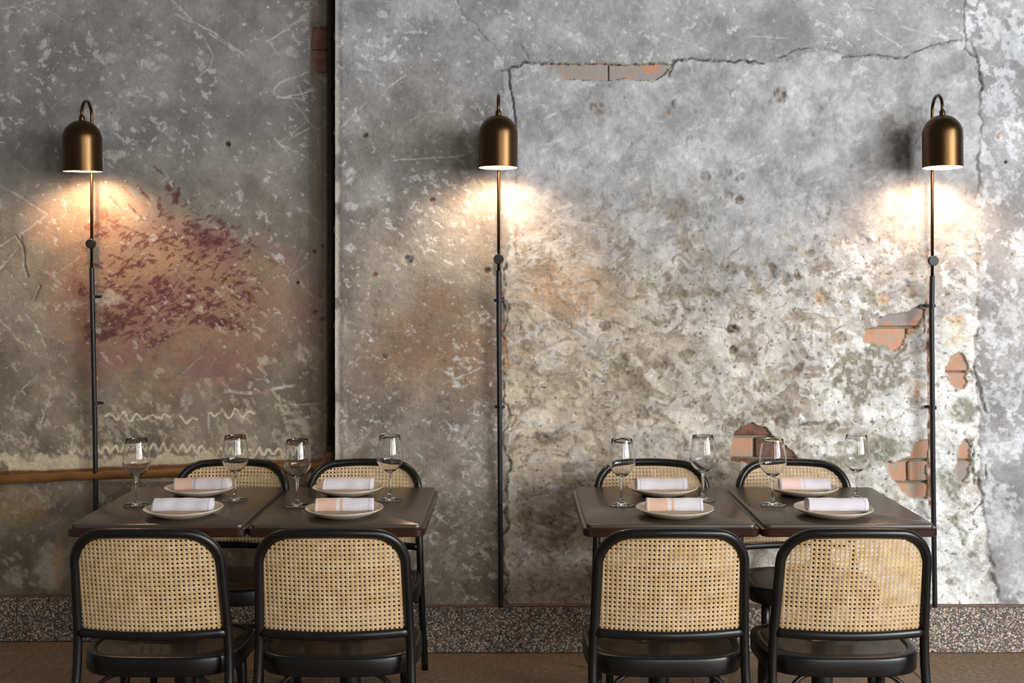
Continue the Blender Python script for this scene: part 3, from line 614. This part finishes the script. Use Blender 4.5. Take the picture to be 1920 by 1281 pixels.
# ------------------------------------------------------------ wall lamps
SH = .079
def wall_lamp(rx, YW, knob_z, bot_dx, zbot, brass_z, label, lean):
    yr = YW-.062; ys = yr-.112
    root = empty('wall_lamp', (rx, YW, zbot)); tag(root, label, 'lamp', 'brass wall lamps on black conduits')
    def loc(x, y, z): return Vector((x, y-YW, z-zbot))
    z0 = 2.018
    prof = [(SH, z0), (SH, z0+.006), (SH, z0+.03), (SH, z0+.065), (SH, z0+.10), (SH, z0+.128)]+[(SH*math.cos(a_), z0+.134+SH*math.sin(a_)) for a_ in [i*PI/2/14 for i in range(1, 15)]]
    prof[-1] = (.0005, prof[-1][1])
    outer = prof
    vs, fs = lathe(outer, 48); me = mesh('shade', vs, fs); o = link('shade', me, M['brass'], root); o.rotation_euler.x = lean; pv = Vector((0, 0, z0+.22)); o.location = loc(0, ys, 0)+pv-Matrix.Rotation(lean, 3, 'X') @ pv
    sd = o
    inner = [(SH, z0-.001)]+[(max(r_-.002, .0004), z_-.0015) for r_, z_ in prof]
    vs, fs = lathe(inner, 48); fs = [f[::-1] for f in fs]; link('shade_lining', mesh('li', vs, fs), M['lining'], sd)
    vs, fs = lathe([(.0, z0+.134+SH+.018), (.010, z0+.134+SH+.018), (.012, z0+.134+SH+.012), (.012, z0+.134+SH-.004), (0, z0+.134+SH-.004)], 20); me = mesh('cap', vs, fs); auto(me); link('cap', me, M['brass'], sd)
    vs, fs = lathe([(.0, z0+.022)]+[(.024*math.sin(a_), z0+.046-.024*math.cos(a_)) for a_ in [i*PI/12 for i in range(1, 10)]]+[(.013, z0+.085)], 20)
    link('bulb', mesh('bulb', vs, fs), M['bulb'], sd)
    vs, fs = tube([(0, 0, z0+.08), (0, 0, z0+.20)], .016, 16); me = mesh('s', vs, fs); auto(me); link('lamp_socket', me, M['knob'], sd)
    # brass rod with gooseneck
    ztop = 2.318; rad = .056; cy = (yr+ys)/2
    path = [loc(0, yr, brass_z), loc(0, yr, 1.9), loc(0, yr, ztop-rad)]
    path += [Vector((0, cy-YW+rad*math.cos(a_), ztop-rad-zbot+rad*math.sin(a_))) for a_ in [i*PI/16 for i in range(1, 17)]]
    path += [loc(0, ys, z0+.134+SH+.01)]
    vs, fs = tube(path, .0065, 12); link('rod', mesh('rod', vs, fs), M['brass'], root)
    # black knob with short stem to the wall plate
    kb = loc(0, yr-.02, knob_z); vs, fs = tube([kb+Vector((0, 0, 0)), kb+Vector((0, .003, 0)), kb+Vector((0, .016, 0)), kb+Vector((0, .019, 0))], [.0185, .021, .021, .018], 24)
    me = mesh('knob', vs, fs); auto(me); link('knob', me, M['knob'], root)
    me = box(-.035, .009, -.010, .006, knob_z-zbot-.085, knob_z-zbot-.01, .003, 2); auto(me)
    if lean > .03: link('wall_plate', me, M['greyplate'], root)
    vs, fs = tube([loc(0, yr, brass_z+.004), loc(0, yr+.008, brass_z-.15), loc(bot_dx*.5, yr+.02, (brass_z+zbot)/2), loc(bot_dx, yr+.02, zbot)], .0105, 14)
    me = mesh('conduit', vs, fs); auto(me, 60); link('conduit', me, M['conduit'], root)
    for zc, t_ in ((brass_z-.12, .1), (1.03, .62)):
        x_ = bot_dx*t_; yy = yr+.02*min(1, t_*2.5)
        vs, fs = tube([loc(x_, yy, zc-.007), loc(x_, yy, zc+.007)], .0135, 14); a_ = mesh('cl', vs, fs)
        auto(a_); cl = link('clip', a_, M['iron'], root)
        b_ = box(x_-.02, x_+.02, YW-.006-YW, YW+.003-YW, zc-zbot-.006, zc-zbot+.006, .002, 1); link('clip_base', b_, M['iron'], cl)
    return root
wall_lamp((172-CX)*(YL-.062)/F, YL, 1.5625+(525-457)/(F/(YL-.082)), .014, .192, 1.61, 'dome brass wall lamp on the recessed left wall above the rusty pipe', .05)
wall_lamp((935-CX)*(YR-.062)/F, YR, 1.5625+(525-486)/(F/(YR-.082)), .009, .198, 1.597, 'dome brass wall lamp in the middle, between the two groups of tables', 0)
wall_lamp((1748-CX)*(YR-.062)/F, YR, 1.5625+(525-489)/(F/(YR-.082)), .018, .198, 1.575, 'dome brass wall lamp at the right, above the orange brick patches', -.02)

# ------------------------------------------------------------ chairs
def chair_side(z):                                    # depth of the back posts by height
    return float(np.interp(z, [0, .2, .40, .50, .84], [-.235, -.178, -.142, -.142, -.214]))
def bow(x): return -.038*(1-min(1, (x/.215)**2))
def half(z): return float(np.interp(z, [0, .45, .72], [.238, .2265, .2165]))
def hoop(inset=0, z0=0., ztop=.8265, crn=.10, n=10):
    L = []
    hw = .2165-inset; zt_ = ztop-inset; r = crn-inset*.6
    zs = [z0+(zt_-r-z0)*i/14 for i in range(15)]
    for z in zs: L.append((-(half(z)-inset), z))
    for i in range(1, n+1):
        a_ = PI-PI/2*i/n; L.append((-hw+r+r*math.cos(a_), zt_-r+r*math.sin(a_)))
    m_ = [(x, z+.004*(1-(x/(hw-r))**2)) for x, z in [(-(hw-r)+2*(hw-r)*i/12, zt_) for i in range(1, 12)]]
    R_ = [(-x, z) for x, z in L[::-1]]
    L = L+m_+R_
    return [Vector((x, chair_side(z)+bow(x)*float(np.interp(z, [.42, .55], [0, 1])), z)) for x, z in L]
def seat_outline(sc, n=64, off=0):
    out = []
    for i in range(n):
        a_ = 2*PI*i/n; c_, s_ = math.cos(a_), math.sin(a_)
        e = 2/3.4; x = (abs(c_)**e)*(1 if c_ > 0 else -1); y = (abs(s_)**e)*(1 if s_ > 0 else -1)
        x *= (.243-off)*(1+.03*y); y = y*(.186-off)+.034
        out.append((x*sc, y*sc))
    return out
def ring(levels, n=64):
    vs, fs = [], []
    for off, z in levels:
        for x, y in seat_outline(1, n, off): vs.append((x, y, z))
    for i in range(len(levels)-1):
        for j in range(n):
            j2 = (j+1) % n; fs.append((i*n+j, i*n+j2, (i+1)*n+j2, (i+1)*n+j))
    return vs, fs
def make_chair():
    t = empty('cane_chair', (0, 0, 0))
    vs, fs = tube(hoop(), .0138, 14); link('back_frame', mesh('hoop', vs, fs), M['black'], t)
    inner = [q for q in hoop(.0095, .514)]
    vs, fs = tube(inner, .0068, 10); a_ = (vs, fs)
    rail = [Vector((x, chair_side(.514)+bow(x)-.002, .512)) for x in [-.221+.442*i/20 for i in range(21)]]
    link('panel_frame', mesh('pf', *a_), M['black'], t)
    link('rail', mesh('rl', *tube(rail, .0125, 12, squash=(.9, 1.15))), M['black'], t)
    # woven cane: octagonal openings on a square pitch
    p = .0138; o_ = p/2; g = .0031; c_ = .0021
    vs, fs = [], []; vid = {}
    def V(x, z, b=0):
        k = (round(x, 5), round(z, 5))
        if k not in vid:
            zz = min(z, .82); vid[k] = len(vs); vs.append((x, chair_side(zz)+bow(x)+b, z))
        return vid[k]
    outl = hoop(.012, .50); ymax = .8265-.008
    hw = .2165-.008; r = .094
    def inside(x, z):
        if abs(x) > half(z)-.008 or z > ymax or z < .507: return False
        dx, dz = abs(x)-(hw-r), z-(ymax-r)
        return not (dx > 0 and dz > 0 and math.hypot(dx, dz) > r)
    nx = 17; z0 = .508
    for i in range(-nx, nx+1):
        for j in range(0, 25):
            cx, cz = i*p, z0+p*.5+j*p
            if not inside(cx, cz): continue
            oc = [(g, c_), (c_, g), (-c_, g), (-g, c_), (-g, -c_), (-c_, -g), (c_, -g), (g, -c_)]
            ou = [(o_, c_), (c_, o_), (-c_, o_), (-o_, c_), (-o_, -c_), (-c_, -o_), (c_, -o_), (o_, -c_)]
            I = [V(cx+a, cz+b, .0004) for a, b in oc]; E = [V(cx+a, cz+b, -.0003 if k in (0, 3, 4, 7) else .0003) for k, (a, b) in enumerate(ou)]
            K = [V(cx+a, cz+b, -.0004) for a, b in ((o_, o_), (-o_, o_), (-o_, -o_), (o_, -o_))]
            for k in range(8):
                k2 = (k+1) % 8
                if k % 2 == 0: fs.append((I[k], E[k], K[k//2], E[k2])); fs.append((I[k], E[k2], I[k2]))
                else: fs.append((I[k], E[k], E[k2], I[k2]))
    me = mesh('cane', vs, fs); o = link('cane_panel', me, M['cane'], t, smooth=False)
    s_ = o.modifiers.new('thick', 'SOLIDIFY'); s_.thickness = .0014; s_.offset = 0
    # seat: bent rim and pressed panel
    lv = [(.028, .3780), (.010, .3760), (.003, .3780), (0, .3830), (0, .4260), (.003, .4335), (.008, .4360), (.020, .4360), (.026, .4345), (.029, .4310), (.030, .3780), (.028, .3780)]
    me = mesh('rim', *ring(lv)); link('seat_frame', me, M['black'], t)
    lv = [(.0285, .4312), (.032, .4325), (.05, .4320), (.10, .4305), (.15, .4295), (.19, .4290)]
    vs, fs = ring(lv); vs.append((0, .034, .4290)); n_ = 64
    for j in range(n_): fs.append((5*n_+j, 5*n_+(j+1) % n_, len(vs)-1))
    link('seat', mesh('seat', vs, fs), M['seatwood'], t)
    for s in (-1, 1):
        pts_ = [Vector((s*.188, .160, .432)), Vector((s*.190, .164, .30)), Vector((s*.193, .170, .15)), Vector((s*.198, .180, 0))]
        link('leg', mesh('leg', *tube([q-Vector((0, 0, 0 if i else .052)) for i, q in enumerate(pts_)], [.0165, .0165, .0145, .0115], 14)), M['black'], t)
        # bent braces below the seat
        q = [Vector((s*(.213-.10*k/8), -.152+.004*k, .29+.088*math.sin(k/8*PI/2))) for k in range(9)]
        link('brace', mesh('br', *tube(q, .0075, 10)), M['black'], t)
        q = [Vector((s*(.190-.002*k), .160-.012*k, .26+.118*math.sin(k/8*PI/2))) for k in range(9)]
        link('brace', mesh('br', *tube(q, .0075, 10)), M['black'], t)
    q = [Vector((.192*math.cos(a_)*1.0, 0+.170*math.sin(a_), .20)) for a_ in [2*PI*i/48 for i in range(49)]]
    link('stretcher_ring', mesh('sr', *tube(q, .0085, 10, cap=False)), M['black'], t)
    return t
chair = make_chair(); first = True
def place(x, Y, rz, label, group):
    global first
    o = chair if first else dup(chair); first = False
    o.location = (x, Y, 0); o.rotation_euler = (0, 0, rz)
    tag(o, label, 'chair', group); return o
CF = 'cane chairs seen from behind in front of the tables'; CB = 'cane chairs between the tables and the wall'
for px, rz, lb in [(271, .00, 'black cane-backed chair seen from behind, leftmost in the front row'),
                   (618.5, .0, 'black cane-backed chair seen from behind, second from the left in the front row'),
                   (1261, .0, 'black cane-backed chair seen from behind, third from the left in the front row'),
                   (1607, .0, 'black cane-backed chair seen from behind, rightmost in the front row')]:
    place((px-CX)*3.34/F, 3.565, rz+random.uniform(-.012, .012), lb, CF)
for px, lb in [(439, 'cane-backed chair facing us behind the far left table, under the rusty pipe'),
               (685.5, 'cane-backed chair facing us behind the second table, beside the dark corner'),
               (1219, 'cane-backed chair facing us behind the third table from the left'),
               (1483, 'cane-backed chair facing us behind the far right table, before the brick triangle')]:
    place((px-CX)*4.60/F, 4.365, PI+random.uniform(-.01, .01), lb, CB)

# ------------------------------------------------------------ tables
def rrect(x0, x1, y0, y1, r, n=6):
    P = []
    for cx, cy, a0 in ((x1-r, y1-r, 0), (x0+r, y1-r, PI/2), (x0+r, y0+r, PI), (x1-r, y0+r, 3*PI/2)):
        for i in range(n+1):
            a_ = a0+PI/2*i/n; P.append((cx+r*math.cos(a_), cy+r*math.sin(a_)))
    return P
def slab(x0, x1, y0, y1, r, levels, capb=True, capt=True):
    vs, fs = [], []
    for off, z in levels:
        vs += [(x, y, z) for x, y in rrect(x0+off, x1-off, y0+off, y1-off, max(r-off, .004))]
    n_ = 28
    for i in range(len(levels)-1):
        for j in range(n_): fs.append((i*n_+j, i*n_+(j+1) % n_, (i+1)*n_+(j+1) % n_, (i+1)*n_+j))
    if capb: fs.append(tuple(range(n_))[::-1])
    if capt: fs.append(tuple(range((len(levels)-1)*n_, len(levels)*n_)))
    return mesh('slab', vs, fs)
def table(x0, x1, label, group):
    Y0, Y1 = 3.795, 4.505; cx = (x0+x1)/2; cy = (Y0+Y1)/2; a_, b_ = x0-cx, x1-cx; c_, d_ = Y0-cy, Y1-cy
    t = empty('dining_table', (cx, cy, 0)); tag(t, label, 'table', group)
    me = slab(a_, b_, c_, d_, .030, [(.003, .7105), (0, .7135), (0, .735), (.003, .738), (.0115, .739)], capt=True); auto(me, 30); link('table_edge', me, M['tableedge'], t)
    me = slab(a_+.011, b_-.011, c_+.011, d_-.011, .022, [(0, .7388), (0, .7478), (.002, .75)]); auto(me, 50); link('tabletop', me, M['tabletop'], t)
    me = slab(-.17, .17, -.2, .2, .01, [(0, .703), (0, .711)]); auto(me, 30); link('top_plate', me, M['iron'], t)
    vs, fs = tube([(0, 0, .03), (0, 0, .705)], .038, 24); me = mesh('col', vs, fs); auto(me); link('column', me, M['iron'], t)
    for k in range(4):
        an = PI/4+k*PI/2; d2 = Vector((math.cos(an), math.sin(an), 0))
        vs, fs = tube([d2*.03+Vector((0, 0, .05)), d2*.16+Vector((0, 0, .035)), d2*.30+Vector((0, 0, .013))], [.022, .019, .013], 10); link('foot', mesh('ft', vs, fs), M['iron'], t)
    return t
TG = 'small dark wooden tables with moulded edges'
table(-1.489, -.8925, 'dark wooden table at the far left with a moulded edge', TG)
table(-.889, -.299, 'dark wooden table second from the left, its right side towards the middle conduit', TG)
table(.228, .8155, 'dark wooden table third from the left, with the bare wall on its left side', TG)
table(.8185, 1.407, 'dark wooden table at the far right, its corner by the right conduit', TG)

# ------------------------------------------------------------ plates, napkins, glasses
R0 = .134
vs, fs = lathe([(0, .004), (.06, .0042), (.084, .0062), (.103, .0135), (.118, .0205), (.1295, .0268), (R0-.001, .0296), (R0, .0284), (R0-.001, .0262), (.118, .0170), (.100, .0085), (.078, .0012), (.074, 0), (.070, .0), (.066, .0015), (0, .0018)], 64)
plate_me = mesh('plate', vs, fs); plate_me.materials.append(M['plate']); plate_me.polygons.foreach_set('use_smooth', [True]*len(plate_me.polygons))
g_prof = [(0, .0005), (.030, .0005), (.0450, .0008), (.0468, .0024), (.0450, .0042), (.028, .0062), (.014, .0098), (.0072, .016), (.0052, .025), (.0046, .048), (.0048, .080), (.0062, .096), (.010, .1025),
          (.020, .1085), (.032, .1190), (.0415, .1305), (.0468, .1400), (.0488, .1490), (.0482, .166), (.0455, .190), (.0410, .217), (.0378, .2375), (.0373, .2385), (.0368, .2375), (.0400, .217), (.0446, .190), (.0472, .166), (.0478, .1492),
          (.0458, .1407), (.0407, .1315), (.0313, .1204), (.020, .1105), (.010, .1072), (0, .1062)]
vs, fs = lathe(g_prof, 48); glass_me = mesh('glass', vs, fs); glass_me.materials.append(M['glass']); glass_me.polygons.foreach_set('use_smooth', [True]*len(glass_me.polygons))
WT = (222, 217, 222); PE = (224, 186, 162); PK = (226, 196, 190); LI = (196, 190, 204)
nap = {
 'plain': napkin_mat('napkin_plain', [(0, WT), (.03, LI), (.045, WT), (.9, WT), (.93, LI), (.95, WT)]),
 'peach': napkin_mat('napkin_peach', [(0, WT), (.05, (236, 210, 190)), (.08, PE), (.38, WT), (.44, (222, 180, 150)), (.485, WT), (.90, LI), (.92, WT), (.95, LI), (.965, WT)]),
 'beige': napkin_mat('napkin_beige', [(0, WT), (.04, (214, 190, 180)), (.07, (220, 188, 166)), (.34, (206, 196, 196)), (.38, (176, 168, 180)), (.40, WT), (.86, LI), (.88, WT)]),
 'pink': napkin_mat('napkin_pink', [(0, WT), (.05, LI), (.08, PK), (.42, WT), (.47, (214, 190, 190)), (.50, WT), (.91, LI), (.94, WT)]),
 'striped': napkin_mat('napkin_striped', [(0, WT), (.05, LI), (.07, WT), (.11, LI), (.13, WT), (.88, LI), (.90, WT), (.95, LI), (.965, WT)])}
def napkin_mesh(seed, length=.206):
    length *= .985
    rr = random.Random(seed); NX = 26; T = 2.6; K = 76
    ph = [rr.uniform(0, 6) for _ in range(6)]
    vs, fs = [], []
    for i in range(NX+1):
        x = -length/2+length*i/NX
        for k in range(K+1):
            a_ = k/K; th = a_*T*2*PI; r = .0045+.0225*a_
            endf = 1+.02*math.sin(3*x*30+ph[0])
            wr = 1+.025*math.sin(th*2+x*40+ph[1])*a_+.02*math.sin(x*90+th+ph[2])
            y = r*math.cos(th)*1.15*endf*wr; z = r*math.sin(th)*1.02*wr
            z = max(z, -.0225+.0006*(k % 2)) if a_ > .6 else z
            xx = x+(.003*math.sin(th*1.3+ph[3])*a_ if i in (0, NX) else 0)+(.005*(a_-.5) if i == NX else 0)
            vs.append((xx, y, z+.0225))
    for i in range(NX):
        for k in range(K):
            a0 = i*(K+1)+k; fs.append((a0, a0+1, a0+K+2, a0+K+1))
    return mesh('napkin', vs, fs)
def put_plate(px, D, label): 
    o = bpy.data.objects.new('plate', plate_me); COL.objects.link(o); o.location = ((px-CX)*D/F, D, .750); tag(o, label, 'plate', 'cream plates laid on the tables'); return o
def put_napkin(px, D, kind, rz, label, seed, lg=.206):
    me = napkin_mesh(seed, lg); o = link('napkin', me, nap[kind]); o.location = ((px-CX)*D/F, D, .750+.0125); o.rotation_euler = (0, 0, rz)
    s_ = o.modifiers.new('thick', 'SOLIDIFY'); s_.thickness = .0013; s_.offset = 0
    tag(o, label, 'napkin', 'rolled napkins on the plates'); return o
def put_glass(px, py, label):
    D = (H-.75)*F/(py-CY)
    o = bpy.data.objects.new('wine_glass', glass_me); COL.objects.link(o); o.location = ((px-CX)*D/F, D, .7502); tag(o, label, 'wine glass', 'empty stemmed wine glasses'); return o
DF, DB = 3.955, 4.355
TN = ['far left table', 'second table from the left', 'third table from the left', 'far right table']
for i, px in enumerate((344, 645.5, 1265, 1562.5)): put_plate(px, DF, 'cream plate at the near side of the %s' % TN[i])
for i, px in enumerate((376.5, 652.5, 1242, 1504)): put_plate(px, DB, 'cream plate at the wall side of the %s' % TN[i])
put_napkin(343.5, DF, 'plain', .0, 'plain white rolled napkin on the near plate of the far left table', 1)
put_napkin(645.5, DF, 'peach', .02, 'rolled napkin with a peach end on the near plate, second table from the left', 2, .202)
put_napkin(1263.5, DF, 'peach', .0, 'rolled napkin with a peach end on the near plate, third table from the left', 3, .196)
put_napkin(1567, DF, 'plain', -.03, 'plain white rolled napkin on the near plate of the far right table', 4, .205)
put_napkin(380, DB, 'beige', .02, 'rolled napkin with a beige end on the wall-side plate of the far left table', 5, .210)
put_napkin(653, DB, 'striped', .0, 'white rolled napkin on the wall-side plate, second table from the left', 6, .192)
put_napkin(1238.5, DB, 'striped', .0, 'faintly striped white napkin on the wall-side plate, third table from the left', 7, .192)
put_napkin(1506.5, DB, 'pink', .0, 'rolled napkin with a pink end on the wall-side plate of the far right table', 8, .190)
for i, (x1_, y1_, x2_, y2_) in enumerate([(256, 947, 441, 938), (557.6, 949, 731, 938), (1166, 947.5, 1318, 938), (1449, 947, 1606, 937)]):
    put_glass(x1_, y1_, 'stemmed wine glass at the left side of the %s' % TN[i])
    put_glass(x2_, y2_, 'stemmed wine glass at the right side of the %s' % TN[i])
